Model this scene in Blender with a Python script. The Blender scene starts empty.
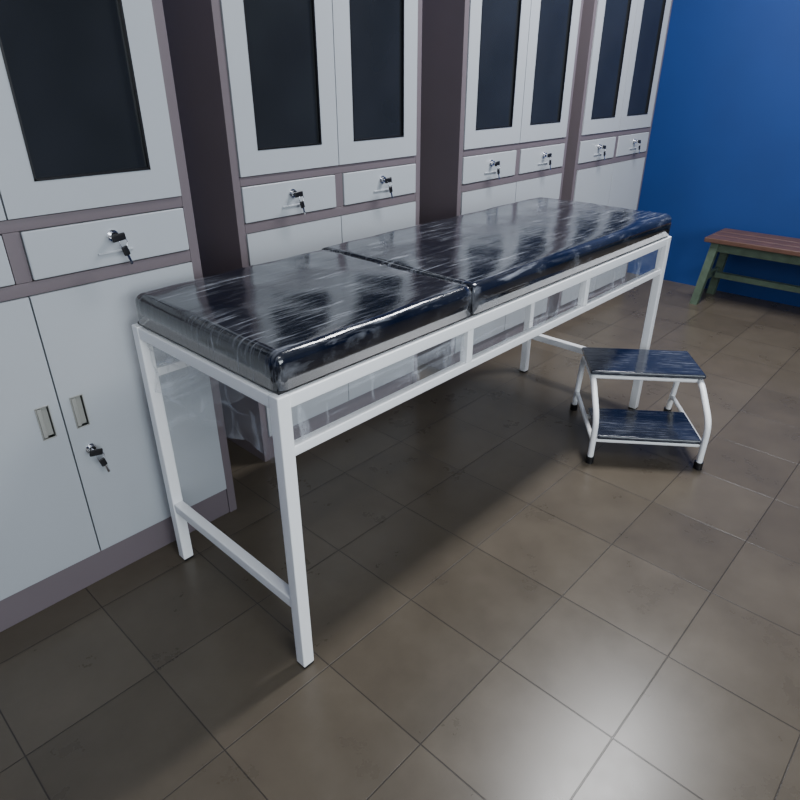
import bpy, bmesh, math, random
from mathutils import Vector, Matrix
random.seed(4)
S = bpy.context.scene

# ---------------------------------------------------------------- materials
def new_mat(name):
    m = bpy.data.materials.new(name); m.use_nodes = True
    nt = m.node_tree
    return m, nt, nt.nodes['Principled BSDF']

def paint(name, col, rough=0.4, metal=0.0, var=0.04, bump=0.0, coat=0.0, nscale=6.0):
    m, nt, b = new_mat(name)
    N, L = nt.nodes, nt.links
    tc = N.new('ShaderNodeTexCoord')
    n = N.new('ShaderNodeTexNoise'); n.inputs['Scale'].default_value = nscale
    n.inputs['Detail'].default_value = 5
    L.new(tc.outputs['Object'], n.inputs['Vector'])
    mx = N.new('ShaderNodeMix'); mx.data_type = 'RGBA'
    mx.inputs[6].default_value = (*[max(0, c*(1-var*2)) for c in col], 1)
    mx.inputs[7].default_value = (*[min(1, c*(1+var*2)) for c in col], 1)
    L.new(n.outputs['Fac'], mx.inputs[0])
    L.new(mx.outputs[2], b.inputs['Base Color'])
    b.inputs['Roughness'].default_value = rough
    b.inputs['Metallic'].default_value = metal
    b.inputs['Coat Weight'].default_value = coat
    if bump:
        bp = N.new('ShaderNodeBump'); bp.inputs['Strength'].default_value = bump
        bp.inputs['Distance'].default_value = 0.01
        L.new(n.outputs['Fac'], bp.inputs['Height']); L.new(bp.outputs['Normal'], b.inputs['Normal'])
    return m

M_DOOR = paint('cabinet_light_grey_enamel', (0.41, 0.435, 0.465), 0.38, var=0.02, nscale=3)
M_FRAME = paint('cabinet_mauve_grey_enamel', (0.15, 0.124, 0.138), 0.4, var=0.03)
M_WHITE = paint('white_powder_coat', (0.96, 0.97, 0.98), 0.3, var=0.005)
M_CHROME = paint('chrome', (0.75, 0.75, 0.78), 0.15, metal=1.0, var=0.01)
M_BLACK = paint('black_plastic', (0.008, 0.008, 0.01), 0.35, var=0.1)
M_RECESS = paint('handle_recess_grey', (0.30, 0.30, 0.28), 0.4, var=0.02)
M_BLUE = paint('blue_wall_paint', (0.005, 0.040, 0.19), 0.65, var=0.08, bump=0.1, nscale=2.5)
M_CEIL = paint('ceiling_paint', (0.55, 0.56, 0.58), 0.8, var=0.02)
M_WOOD = paint('bench_red_brown_paint', (0.10, 0.050, 0.036), 0.4, var=0.2, nscale=14)
M_GREEN = paint('bench_green_paint', (0.080, 0.115, 0.080), 0.5, var=0.25, nscale=20)
M_LIGHTB = paint('lamp_housing', (0.7, 0.7, 0.7), 0.5, var=0.01)

def glass_pane():
    m, nt, b = new_mat('dark_cabinet_glass')
    N, L = nt.nodes, nt.links
    tc = N.new('ShaderNodeTexCoord'); n = N.new('ShaderNodeTexNoise')
    n.inputs['Scale'].default_value = 3.0
    L.new(tc.outputs['Object'], n.inputs['Vector'])
    mx = N.new('ShaderNodeMix'); mx.data_type = 'RGBA'
    mx.inputs[6].default_value = (0.009, 0.010, 0.011, 1); mx.inputs[7].default_value = (0.026, 0.029, 0.034, 1)
    L.new(n.outputs['Fac'], mx.inputs[0]); L.new(mx.outputs[2], b.inputs['Base Color'])
    b.inputs['Roughness'].default_value = 0.07
    b.inputs['Specular IOR Level'].default_value = 0.5
    return m
M_GLASS = glass_pane()

def vinyl(name, base, haze, amount=1.0, sc=1.0, coat=0.45, softb=0.28):
    """dark vinyl under tight, creased clear wrap"""
    m, nt, b = new_mat(name)
    N, L = nt.nodes, nt.links
    tc = N.new('ShaderNodeTexCoord')
    def streak(rot, scale, lo, hi, dist=0.6, rough=0.6):
        mp = N.new('ShaderNodeMapping'); mp.inputs['Rotation'].default_value = (0, 0, rot)
        mp.inputs['Scale'].default_value = scale
        L.new(tc.outputs['Object'], mp.inputs['Vector'])
        n = N.new('ShaderNodeTexNoise'); n.inputs['Scale'].default_value = sc
        n.inputs['Detail'].default_value = 7; n.inputs['Roughness'].default_value = rough
        n.inputs['Distortion'].default_value = dist
        L.new(mp.outputs['Vector'], n.inputs['Vector'])
        r = N.new('ShaderNodeMapRange'); r.inputs['From Min'].default_value = lo; r.inputs['From Max'].default_value = hi
        L.new(n.outputs['Fac'], r.inputs['Value'])
        return r.outputs['Result'], n.outputs['Fac']
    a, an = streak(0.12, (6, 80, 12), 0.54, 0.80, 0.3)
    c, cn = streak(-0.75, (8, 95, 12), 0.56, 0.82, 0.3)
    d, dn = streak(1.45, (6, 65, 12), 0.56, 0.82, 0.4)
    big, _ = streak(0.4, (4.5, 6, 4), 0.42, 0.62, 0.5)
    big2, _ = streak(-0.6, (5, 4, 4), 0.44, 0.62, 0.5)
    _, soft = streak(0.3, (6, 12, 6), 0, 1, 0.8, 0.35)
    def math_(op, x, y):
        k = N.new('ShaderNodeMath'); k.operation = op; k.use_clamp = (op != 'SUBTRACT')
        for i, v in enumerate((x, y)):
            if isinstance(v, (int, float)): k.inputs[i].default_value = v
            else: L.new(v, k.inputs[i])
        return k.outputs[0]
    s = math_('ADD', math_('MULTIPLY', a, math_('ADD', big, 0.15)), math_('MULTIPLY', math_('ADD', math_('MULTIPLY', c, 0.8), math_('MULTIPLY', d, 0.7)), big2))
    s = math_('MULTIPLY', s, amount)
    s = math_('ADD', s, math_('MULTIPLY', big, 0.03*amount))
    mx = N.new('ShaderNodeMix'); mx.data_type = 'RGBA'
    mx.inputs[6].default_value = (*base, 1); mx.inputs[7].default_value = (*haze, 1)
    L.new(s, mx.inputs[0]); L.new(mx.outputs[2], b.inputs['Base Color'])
    rr = N.new('ShaderNodeMapRange'); rr.inputs['To Min'].default_value = 0.12; rr.inputs['To Max'].default_value = 0.4
    L.new(s, rr.inputs['Value']); L.new(rr.outputs['Result'], b.inputs['Roughness'])
    b.inputs['Specular IOR Level'].default_value = 0.4
    b.inputs['Coat Weight'].default_value = coat; b.inputs['Coat Roughness'].default_value = 0.03
    h = math_('ADD', math_('MULTIPLY', an, 0.10), math_('ADD', math_('MULTIPLY', cn, 0.07), math_('MULTIPLY', soft, softb)))
    bp = N.new('ShaderNodeBump'); bp.inputs['Strength'].default_value = 0.35; bp.inputs['Distance'].default_value = 0.012
    L.new(h, bp.inputs['Height']); L.new(bp.outputs['Normal'], b.inputs['Normal']); L.new(bp.outputs['Normal'], b.inputs['Coat Normal'])
    return m
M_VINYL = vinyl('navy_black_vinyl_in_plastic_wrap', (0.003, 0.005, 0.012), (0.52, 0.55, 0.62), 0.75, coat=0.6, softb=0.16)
M_TREAD = vinyl('navy_tread_in_plastic_wrap', (0.014, 0.018, 0.032), (0.40, 0.42, 0.48), 0.6, 1.6, coat=0.25)

def film_mat():
    m, nt, b = new_mat('clear_plastic_film')
    N, L = nt.nodes, nt.links
    tc = N.new('ShaderNodeTexCoord')
    outs = []
    for rot, scale in (((0.3, 0.2, 0.1), (3, 3, 30)), ((0.2, 0.9, 0.4), (22, 22, 5))):
        mp = N.new('ShaderNodeMapping'); mp.inputs['Rotation'].default_value = rot; mp.inputs['Scale'].default_value = scale
        L.new(tc.outputs['Object'], mp.inputs['Vector'])
        n = N.new('ShaderNodeTexNoise'); n.inputs['Scale'].default_value = 1.0; n.inputs['Detail'].default_value = 6
        n.inputs['Distortion'].default_value = 0.8
        L.new(mp.outputs['Vector'], n.inputs['Vector'])
        r = N.new('ShaderNodeMapRange'); r.inputs['From Min'].default_value = 0.54; r.inputs['From Max'].default_value = 0.85
        r.inputs['To Min'].default_value = 0.04; r.inputs['To Max'].default_value = 0.55
        L.new(n.outputs['Fac'], r.inputs['Value']); outs.append((r.outputs[0], n.outputs['Fac']))
    k = N.new('ShaderNodeMath'); k.operation = 'ADD'; k.use_clamp = True
    L.new(outs[0][0], k.inputs[0]); L.new(outs[1][0], k.inputs[1])
    L.new(k.outputs[0], b.inputs['Alpha'])
    b.inputs['Base Color'].default_value = (0.75, 0.8, 0.88, 1); b.inputs['Roughness'].default_value = 0.12
    b.inputs['Specular IOR Level'].default_value = 0.8
    bp = N.new('ShaderNodeBump'); bp.inputs['Strength'].default_value = 0.5; bp.inputs['Distance'].default_value = 0.01
    L.new(outs[0][1], bp.inputs['Height']); L.new(bp.outputs['Normal'], b.inputs['Normal'])
    return m
M_FILM = film_mat()

def floor_mat():
    m, nt, b = new_mat('cement_floor_tiles')
    N, L = nt.nodes, nt.links
    tc = N.new('ShaderNodeTexCoord')
    mp = N.new('ShaderNodeMapping'); mp.inputs['Location'].default_value = (-0.051, 0.035, 0)
    L.new(tc.outputs['Object'], mp.inputs['Vector'])
    br = N.new('ShaderNodeTexBrick'); br.offset = 0.0; br.squash = 1.0
    br.inputs['Scale'].default_value = 1.0
    br.inputs['Brick Width'].default_value = 0.305; br.inputs['Row Height'].default_value = 0.305
    br.inputs['Mortar Size'].default_value = 0.0020; br.inputs['Mortar Smooth'].default_value = 0.6
    br.inputs['Color1'].default_value = (0.082, 0.067, 0.050, 1)
    br.inputs['Color2'].default_value = (0.102, 0.084, 0.063, 1)
    br.inputs['Mortar'].default_value = (0.036, 0.030, 0.025, 1)
    L.new(mp.outputs[0], br.inputs['Vector'])
    n = N.new('ShaderNodeTexNoise'); n.inputs['Scale'].default_value = 5; n.inputs['Detail'].default_value = 9
    n.inputs['Roughness'].default_value = 0.65
    L.new(tc.outputs['Object'], n.inputs['Vector'])
    r = N.new('ShaderNodeMapRange'); r.inputs['From Min'].default_value = 0.3; r.inputs['From Max'].default_value = 0.7
    r.inputs['To Min'].default_value = 0.85; r.inputs['To Max'].default_value = 1.15
    L.new(n.outputs['Fac'], r.inputs['Value'])
    vm = N.new('ShaderNodeVectorMath'); vm.operation = 'SCALE'
    L.new(br.outputs['Color'], vm.inputs[0]); L.new(r.outputs[0], vm.inputs['Scale'])
    L.new(vm.outputs[0], b.inputs['Base Color'])
    rr = N.new('ShaderNodeMapRange'); rr.inputs['To Min'].default_value = 0.22; rr.inputs['To Max'].default_value = 0.36
    L.new(n.outputs['Fac'], rr.inputs['Value']); L.new(rr.outputs[0], b.inputs['Roughness'])
    b.inputs['Specular IOR Level'].default_value = 0.36
    bp = N.new('ShaderNodeBump'); bp.inputs['Strength'].default_value = 0.4; bp.inputs['Distance'].default_value = 0.002
    inv = N.new('ShaderNodeMath'); inv.operation = 'SUBTRACT'; inv.inputs[0].default_value = 1
    L.new(br.outputs['Fac'], inv.inputs[1])
    L.new(inv.outputs[0], bp.inputs['Height']); L.new(bp.outputs[0], b.inputs['Normal'])
    return m
M_FLOOR = floor_mat()

# ---------------------------------------------------------------- geometry helpers
def link(ob, parent=None):
    S.collection.objects.link(ob)
    if parent: ob.parent = parent
    return ob

def empty(name, loc=(0, 0, 0), rotz=0):
    e = bpy.data.objects.new(name, None); e.location = loc; e.rotation_euler = (0, 0, rotz)
    e.empty_display_size = 0.1
    return link(e)

def boxes(name, lst, mat, parent=None, bev=0.002, seg=2):
    """lst of (x0,x1,y0,y1,z0,z1)"""
    bm = bmesh.new()
    for (x0, x1, y0, y1, z0, z1) in lst:
        r = bmesh.ops.create_cube(bm, size=1)
        for v in r['verts']:
            v.co = Vector(((x0+x1)/2 + v.co.x*(x1-x0), (y0+y1)/2 + v.co.y*(y1-y0), (z0+z1)/2 + v.co.z*(z1-z0)))
    if bev:
        bmesh.ops.bevel(bm, geom=bm.edges[:], offset=bev, segments=seg, affect='EDGES', profile=0.5)
    me = bpy.data.meshes.new(name); bm.to_mesh(me); bm.free()
    me.materials.append(mat)
    if bev:
        for p in me.polygons: p.use_smooth = True
    ob = bpy.data.objects.new(name, me); link(ob, parent)
    if bev:
        md = ob.modifiers.new('wn', 'WEIGHTED_NORMAL')
    return ob

def fillet(pts, r, n=6):
    pts = [Vector(p) for p in pts]; out = [pts[0]]
    for i in range(1, len(pts)-1):
        p, a, c = pts[i], pts[i-1], pts[i+1]
        d1 = (a-p); d2 = (c-p)
        rr = min(r, d1.length*0.48, d2.length*0.48)
        s = p + d1.normalized()*rr; e = p + d2.normalized()*rr
        for k in range(n+1):
            t = k/n
            out.append((1-t)**2*s + 2*t*(1-t)*p + t*t*e)
    out.append(pts[-1]); return out

def tube(name, pts, rad, mat, parent=None, r=0.0, res=6):
    if r: pts = fillet(pts, r)
    cu = bpy.data.curves.new(name, 'CURVE'); cu.dimensions = '3D'
    sp = cu.splines.new('POLY'); sp.points.add(len(pts)-1)
    for q, p in zip(sp.points, pts): q.co = (*p, 1)
    cu.bevel_depth = rad; cu.bevel_resolution = res; cu.use_fill_caps = True
    tmp = bpy.data.objects.new(name+'_c', cu)
    me = bpy.data.meshes.new_from_object(tmp)
    bpy.data.objects.remove(tmp)
    me.materials.clear(); me.materials.append(mat)
    for p in me.polygons: p.use_smooth = True
    ob = bpy.data.objects.new(name, me); return link(ob, parent)

# ---------------------------------------------------------------- room
XL, XR, YF, YB, H = -3.6, 3.92, -4.2, 1.36, 3.1
boxes('floor', [(XL-.1, XR+.1, YF-.1, YB+.1, -0.1, 0)], M_FLOOR, bev=0)
boxes('ceiling', [(XL-.1, XR+.1, YF-.1, YB+.1, H, H+.1)], M_CEIL, bev=0)
boxes('wall_back', [(XL-.1, XR+.1, YB, YB+.1, 0, H)], M_BLUE, bev=0)
boxes('wall_right', [(XR, XR+.1, YF-.1, YB, 0, H)], M_BLUE, bev=0)
boxes('wall_front', [(XL, XR, YF-.1, YF, 0, H)], M_BLUE, bev=0)
boxes('wall_left', [(XL-.1, XL, YF-.1, YB, 0, H)], M_BLUE, bev=0)

# ---------------------------------------------------------------- cabinets
def lock(parent, x, y, z, big=True, ang=0.0):
    """cylinder lock with key and a second key hanging from the ring (front is -Y)"""
    tube('lock_plate', [(x, y, z), (x, y-0.004, z)], 0.014, M_CHROME, parent, res=8)
    tube('lock_barrel', [(x, y, z), (x, y-0.014, z)], 0.010, M_CHROME, parent, res=8)
    tube('key_shank', [(x, y-0.012, z), (x, y-0.03, z)], 0.003, M_CHROME, parent)
    b1 = boxes('key_bow', [(-0.017, 0.017, -0.0035, 0.0035, -0.009, 0.009)], M_BLACK, parent, bev=0.003, seg=3)
    b1.location = (x, y-0.034, z); b1.rotation_euler = (0, ang, 0)
    pts = []
    for k in range(17):
        a = 2*math.pi*k/16
        pts.append((x+0.008+0.010*math.cos(a), y-0.036, z-0.014+0.012*math.sin(a)))
    tube('key_ring', pts, 0.0012, M_CHROME, parent)
    b2 = boxes('spare_key_bow', [(-0.008, 0.008, -0.003, 0.003, -0.013, 0.011)], M_BLACK, parent, bev=0.0028, seg=3)
    b2.location = (x+0.010, y-0.036, z-0.033); b2.rotation_euler = (0, -0.25, 0)
    b3 = boxes('spare_key_blade', [(-0.0035, 0.0035, -0.001, 0.001, -0.026, 0)], M_CHROME, parent, bev=0.0005, seg=1)
    b3.location = (x+0.013, y-0.036, z-0.044); b3.rotation_euler = (0, -0.25, 0)

def cabinet(x0, x1, yf):
    e = empty('storage_cabinet', ((x0+x1)/2, yf, 0))
    w = (x1-x0); hw = w/2; D = 0.42; T = 1.85
    fr = 0.028
    boxes('carcass', [
        (-hw, -hw+fr, 0, D, 0, T), (hw-fr, hw, 0, D, 0, T),
        (-hw+fr, hw-fr, 0.0, D, 1.035-.027, 1.035), (-hw+fr, hw-fr, 0.0, D, .862, .893),
        (-hw+fr, hw-fr, 0.0, D, T-.035, T), (-hw+fr, hw-fr, 0.004, D, 0, 0.10),
        (-hw+fr, hw-fr, D-.02, D, 0.1, T-.035), (-0.018, 0.018, 0.0, D-.02, .893, 1.008)
    ], M_FRAME, e, bev=0.0015, seg=1)
    g = 0.002
    yd0 = -0.004
    for i, (a, b) in enumerate(((-hw+fr, -0.018), (0.018, hw-fr))):
        boxes('drawer_%d' % (i+1), [(a+g, b-g, yd0, 0.30, .893+g, 1.008-g)], M_DOOR, e, bev=0.003)
        lock(e, (a+b)/2, yd0, 0.967, ang=-0.15+0.3*random.random())
        boxes('label_lip_%d' % (i+1), [((a+b)/2-0.045, (a+b)/2+0.045, yd0-0.004, yd0+0.001, .925, .93)], M_DOOR, e, bev=0.001)
    for i, (a, b) in enumerate(((-hw+fr, 0), (0, hw-fr))):
        hx = -0.042 if i == 0 else 0.042
        za, zb = 0.50, 0.585
        ha, hb = hx-0.014, hx+0.014
        A, B, Z0, Z1 = a+g, b-g, 0.10+g, .862-g
        boxes('lower_door_%d' % (i+1), [(A, ha, yd0, .018, Z0, Z1), (hb, B, yd0, .018, Z0, Z1),
                 (ha, hb, yd0, .018, Z0, za), (ha, hb, yd0, .018, zb, Z1)], M_DOOR, e, bev=0)
        boxes('handle_cup_%d' % (i+1), [(ha, hb, 0.008, .016, za, zb)], M_RECESS, e, bev=0)
        boxes('handle_rim_%d' % (i+1), [(ha-.003, ha, yd0-.002, .01, za-.003, zb+.003), (hb, hb+.003, yd0-.002, .01, za-.003, zb+.003),
              (ha, hb, yd0-.002, .01, za-.003, za), (ha, hb, yd0-.002, .01, zb, zb+.003), (ha+.001, ha+.011, yd0-.001, .004, za+.002, zb-.002)],
              M_RECESS, e, bev=0.0008, seg=1)
    lock(e, 0.045, yd0, 0.43, ang=0.2)
    for i, (a, b) in enumerate(((-hw+fr, 0), (0, hw-fr))):
        A, B, Z0, Z1 = a+g, b-g, 1.035+g, T-.035-g
        m_ = 0.072
        boxes('glass_door_frame_%d' % (i+1), [(A, A+m_, yd0, .018, Z0, Z1), (B-m_, B, yd0, .018, Z0, Z1),
              (A+m_, B-m_, yd0, .018, Z0, Z0+m_), (A+m_, B-m_, yd0, .018, Z1-m_, Z1)], M_DOOR, e, bev=0)
        boxes('glass_bead_%d' % (i+1), [(A+m_, A+m_+.005, yd0-.001, .012, Z0+m_, Z1-m_), (B-m_-.005, B-m_, yd0-.001, .012, Z0+m_, Z1-m_),
              (A+m_, B-m_, yd0-.001, .012, Z0+m_, Z0+m_+.005), (A+m_, B-m_, yd0-.001, .012, Z1-m_-.005, Z1-m_)], M_BLACK, e, bev=0)
        boxes('glass_pane_%d' % (i+1), [(A+m_, B-m_, 0.004, .010, Z0+m_, Z1-m_)], M_GLASS, e, bev=0)
    return e
cabinet(-0.64, 0.26, 0.68)
cabinet(0.50, 1.375, 0.85)
cabinet(1.61, 2.51, 0.84)
cabinet(2.60, 3.50, 0.83)

# ---------------------------------------------------------------- examination couch
bed = empty('examination_couch', (0, 0, 0))
L_, W_, HT, t = 1.90, 0.605, 0.76, 0.032
legs = [(0, 0), (0, W_-t), (L_-t, 0), (L_-t, W_-t)]
for i, (x, y) in enumerate(legs):
    boxes('leg_%d' % (i+1), [(x, x+t, y, y+t, 0.006, HT)], M_WHITE, bed, bev=0.003)
    boxes('foot_cap_%d' % (i+1), [(x+.001, x+t-.001, y+.001, y+t-.001, 0, 0.007)], M_BLACK, bed, bev=0.001)
e_ = 0.001
for nm, y in (('front', 0), ('rear', W_-t)):
    boxes('%s_top_rail' % nm, [(t, L_-t, y+e_, y+t-e_, HT-t, HT-e_)], M_WHITE, bed, bev=0.003)
    boxes('%s_lower_rail' % nm, [(t, L_-t, y+.004, y+t-.004, 0.612, 0.636)], M_WHITE, bed, bev=0.003)
    for k, x in enumerate((0.625, 1.255)):
        boxes('%s_strut_%d' % (nm, k+1), [(x-.012, x+.012, y+.004, y+t-.004, 0.636, HT-t)], M_WHITE, bed, bev=0.002)
for nm, x in (('head', 0), ('foot', L_-t)):
    boxes('%s_top_rail' % nm, [(x+e_, x+t-e_, t, W_-t, HT-t, HT-e_)], M_WHITE, bed, bev=0.003)
    boxes('%s_stretcher' % nm, [(x+.002, x+t-.002, t, W_-t, 0.185, 0.215)], M_WHITE, bed, bev=0.003)
for k, x in enumerate((0.625, 1.255)):
    boxes('cross_bearer_%d' % (k+1), [(x-.012, x+.012, t, W_-t, HT-t, HT-.004)], M_WHITE, bed, bev=0.002)
boxes('mattress_board', [(0.012, L_-.012, 0.012, W_-.012, HT, HT+.008)], M_BLACK, bed, bev=0.002)

def cushion(name, x0, x1, y0, y1, z0, z1, mat, parent, r=0.024, crown=0.004, rx0=None, rx1=None):
    bm = bmesh.new()
    rr = bmesh.ops.create_cube(bm, size=1)
    for v in rr['verts']:
        v.co = Vector(((x0+x1)/2 + v.co.x*(x1-x0), (y0+y1)/2 + v.co.y*(y1-y0), (z0+z1)/2 + v.co.z*(z1-z0)))
    zm = (z0+z1)/2
    top = [e for e in bm.edges if all(v.co.z > zm for v in e.verts)]
    vert = [e for e in bm.edges if abs(e.verts[0].co.z-e.verts[1].co.z) > .01]
    bmesh.ops.bevel(bm, geom=top+vert, offset=r, segments=6, affect='EDGES', profile=0.5)
    for v in bm.verts:
        if rx1 and v.co.x > x1-r: v.co.x = x1-(x1-v.co.x)*rx1
        if rx0 and v.co.x < x0+r: v.co.x = x0+(v.co.x-x0)*rx0
    for k in range(1, 24):
        x = x0 + (x1-x0)*k/24
        bmesh.ops.bisect_plane(bm, geom=bm.verts[:]+bm.edges[:]+bm.faces[:], plane_co=(x, 0, 0), plane_no=(1, 0, 0))
    for k in range(1, 12):
        y = y0 + (y1-y0)*k/12
        bmesh.ops.bisect_plane(bm, geom=bm.verts[:]+bm.edges[:]+bm.faces[:], plane_co=(0, y, 0), plane_no=(0, 1, 0))
    for v in bm.verts:
        u = (v.co.x-x0)/(x1-x0); w = (v.co.y-y0)/(y1-y0)
        if v.co.z > z1-0.01:
            v.co.z += crown*(min(1, 4*u*(1-u)*2))*(4*w*(1-w)) + 0.0008*math.sin(v.co.x*31+v.co.y*17)+0.0006*math.sin(v.co.y*43-v.co.x*11)
    me = bpy.data.meshes.new(name); bm.to_mesh(me); bm.free(); me.materials.append(mat)
    for p in me.polygons: p.use_smooth = True
    return link(bpy.data.objects.new(name, me), parent)
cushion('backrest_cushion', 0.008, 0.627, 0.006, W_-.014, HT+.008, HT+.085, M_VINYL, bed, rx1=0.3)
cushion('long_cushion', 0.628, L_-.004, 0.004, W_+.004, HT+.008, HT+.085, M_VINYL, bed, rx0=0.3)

def film(name, p0, p1, z0, z1, normal, parent, amp=0.006, ragged=0.0, seed=0):
    rnd = random.Random(seed)
    p0, p1, nn = Vector(p0), Vector(p1), Vector(normal)
    nx, nz = 80, 14
    ph = [rnd.uniform(0, 6) for _ in range(6)]
    bm = bmesh.new(); g = []
    Ln = (p1-p0).length
    for j in range(nz+1):
        row = []
        for i in range(nx+1):
            u = i/nx; s = u*Ln; w = j/nz
            zb = z0 + ragged*(math.sin(s*9+ph[0])+0.6*math.sin(s*23+ph[1])+0.3*math.sin(s*51+ph[2]))
            z = zb + (z1-zb)*w
            d = amp*(1-w)*(math.sin(s*40+ph[3]+3*w)+0.7*math.sin(s*71+ph[4]-5*w)) + amp*.5*math.sin(w*14+s*6)*math.sin(math.pi*w)
            p = p0.lerp(p1, u) + nn*d; row.append(bm.verts.new((p.x, p.y, z)))
        g.append(row)
    for j in range(nz):
        for i in range(nx):
            bm.faces.new((g[j][i], g[j][i+1], g[j+1][i+1], g[j+1][i]))
    me = bpy.data.meshes.new(name); bm.to_mesh(me); bm.free(); me.materials.append(M_FILM)
    for p in me.polygons: p.use_smooth = True
    return link(bpy.data.objects.new(name, me), parent)
film('plastic_film_front', (t, 0.016, 0), (L_-t, 0.016, 0), 0.630, HT-t+.004, (0, 1, 0), bed, 0.003, seed=1)
film('plastic_film_rear', (t, W_-.016, 0), (L_-t, W_-.016, 0), 0.44, HT-t+.004, (0, 1, 0), bed, 0.006, 0.025, seed=2)
film('plastic_film_head', (0.016, t, 0), (0.016, W_-t, 0), 0.58, HT-t+.004, (1, 0, 0), bed, 0.007, 0.014, seed=3)
film('plastic_film_foot', (L_-.016, t, 0), (L_-.016, W_-t, 0), 0.63, HT-t+.004, (1, 0, 0), bed, 0.004, 0.005, seed=4)

# ---------------------------------------------------------------- step stool
st = empty('double_step_stool', (1.352, -0.055, 0), math.radians(-52.9))
SW, SD, zt, zl = 0.40, 0.43, 0.30, 0.115
R = 0.0115
for i, x in enumerate((0.0, SW)):
    tube('side_tube_%d' % (i+1), [(x, 0, 0.012), (x, -.005, 0.19), (x, 0.15, zt-.012), (x, 0.37, zt-.012), (x, SD, 0.012)], R, M_WHITE, st, r=0.05)
    tube('side_brace_%d' % (i+1), [(x, 0.0, 0.095), (x, SD-.02, 0.095)], 0.009, M_WHITE, st)
    for j, y in enumerate((0, SD)):
        tube('rubber_foot_%d%d' % (i+1, j+1), [(x, y, 0), (x, y, 0.028)], 0.016, M_BLACK, st, res=8)
for j, (y, z) in enumerate(((0.17, zt-.015), (0.35, zt-.015), (0.01, 0.095), (0.19, 0.095))):
    tube('cross_tube_%d' % (j+1), [(0, y, z), (SW, y, z)], 0.009, M_WHITE, st)
boxes('upper_tread', [(-.012, SW+.012, 0.145, 0.385, zt, zt+.018)], M_TREAD, st, bev=0.006, seg=3)
boxes('lower_tread', [(0.013, SW-.013, -.012, 0.215, zl-.008, zl+.010)], M_TREAD, st, bev=0.006, seg=3)

# ---------------------------------------------------------------- bench
bn = empty('wooden_bench', (3.50, 0.38, 0))
BL, BD, BH = 1.7, 0.36, 0.43
boxes('seat_planks', [(0, 0.115, -BL, 0, BH-.028, BH), (0.122, 0.237, -BL, 0, BH-.028, BH), (0.244, BD, -BL, 0, BH-.028, BH)], M_WOOD, bn, bev=0.004)
boxes('apron', [(0.04, 0.062, -BL+.05, -.05, BH-.085, BH-.028), (BD-.062, BD-.04, -BL+.05, -.05, BH-.085, BH-.028)], M_GREEN, bn, bev=0.003)
for i, y in enumerate((-0.06, -BL+.06)):
    sg = 1 if i == 0 else -1
    for j, x in enumerate((0.03, BD-.07)):
        bm = bmesh.new(); rr = bmesh.ops.create_cube(bm, size=1)
        for v in rr['verts']:
            low = v.co.z < 0
            v.co = Vector((x+.02 + v.co.x*.042, y + v.co.y*.045 + (sg*.045 if low else 0), 0 if low else BH-.03))
            if low: v.co.x += (-.02 if j == 0 else .02)
        me = bpy.data.meshes.new('leg'); bm.to_mesh(me); bm.free(); me.materials.append(M_GREEN)
        link(bpy.data.objects.new('bench_leg_%d%d' % (i+1, j+1), me), bn)
    boxes('end_rail_%d' % (i+1), [(0.05, BD-.05, y-.012+sg*.03, y+.012+sg*.03, .15, .19)], M_GREEN, bn, bev=0.003)
boxes('long_stretcher', [(BD/2-.02, BD/2+.02, -BL+.06, -.06, .155, .19)], M_GREEN, bn, bev=0.003)

# ---------------------------------------------------------------- lights (doorway daylight and ceiling lamps, all out of view)
def area(name, loc, target, sx, sy, power, col):
    ld = bpy.data.lights.new(name, 'AREA'); ld.shape = 'RECTANGLE'; ld.size = sx; ld.size_y = sy
    ld.energy = power; ld.color = col
    ob = bpy.data.objects.new(name, ld); ob.location = loc
    ob.rotation_euler = (Vector(target)-Vector(loc)).to_track_quat('-Z', 'Y').to_euler()
    return link(ob)
area('daylight_doorway', (-0.6, YF+.05, 1.5), (-0.3, 0.5, 0.9), 2.6, 2.2, 235, (0.88, 0.96, 1.0))
area('ceiling_lamp_light_1', (2.2, -0.1, H-.08), (2.2, -0.1, 0), 1.2, 0.3, 120, (0.97, 0.98, 1.0))
area('ceiling_lamp_light_2', (-0.5, -1.7, H-.08), (-0.5, -1.7, 0), 1.2, 0.3, 26, (0.97, 0.98, 1.0))
for x, y in ((2.2, -.1), (-.5, -1.7)):
    boxes('ceiling_lamp', [(x-.62, x+.62, y-.17, y+.17, H-.06, H)], M_LIGHTB, bev=0.004)

w = bpy.data.worlds.new('world'); S.world = w; w.use_nodes = True
w.node_tree.nodes['Background'].inputs[0].default_value = (0.7, 0.8, 1, 1)
w.node_tree.nodes['Background'].inputs[1].default_value = 0.3

# ---------------------------------------------------------------- camera
cd = bpy.data.cameras.new('camera'); cd.sensor_width = 36; cd.lens = 628/800*36
cam = bpy.data.objects.new('camera', cd); link(cam)
cam.location = (-0.627, -0.913, 1.32)
th = math.radians(27.4); yaw = math.atan2(.6835, .730)
d = Vector((math.cos(yaw)*math.cos(th), math.sin(yaw)*math.cos(th), -math.sin(th)))
cam.rotation_euler = d.to_track_quat('-Z', 'Y').to_euler()
cd.clip_start = 0.02
S.camera = cam
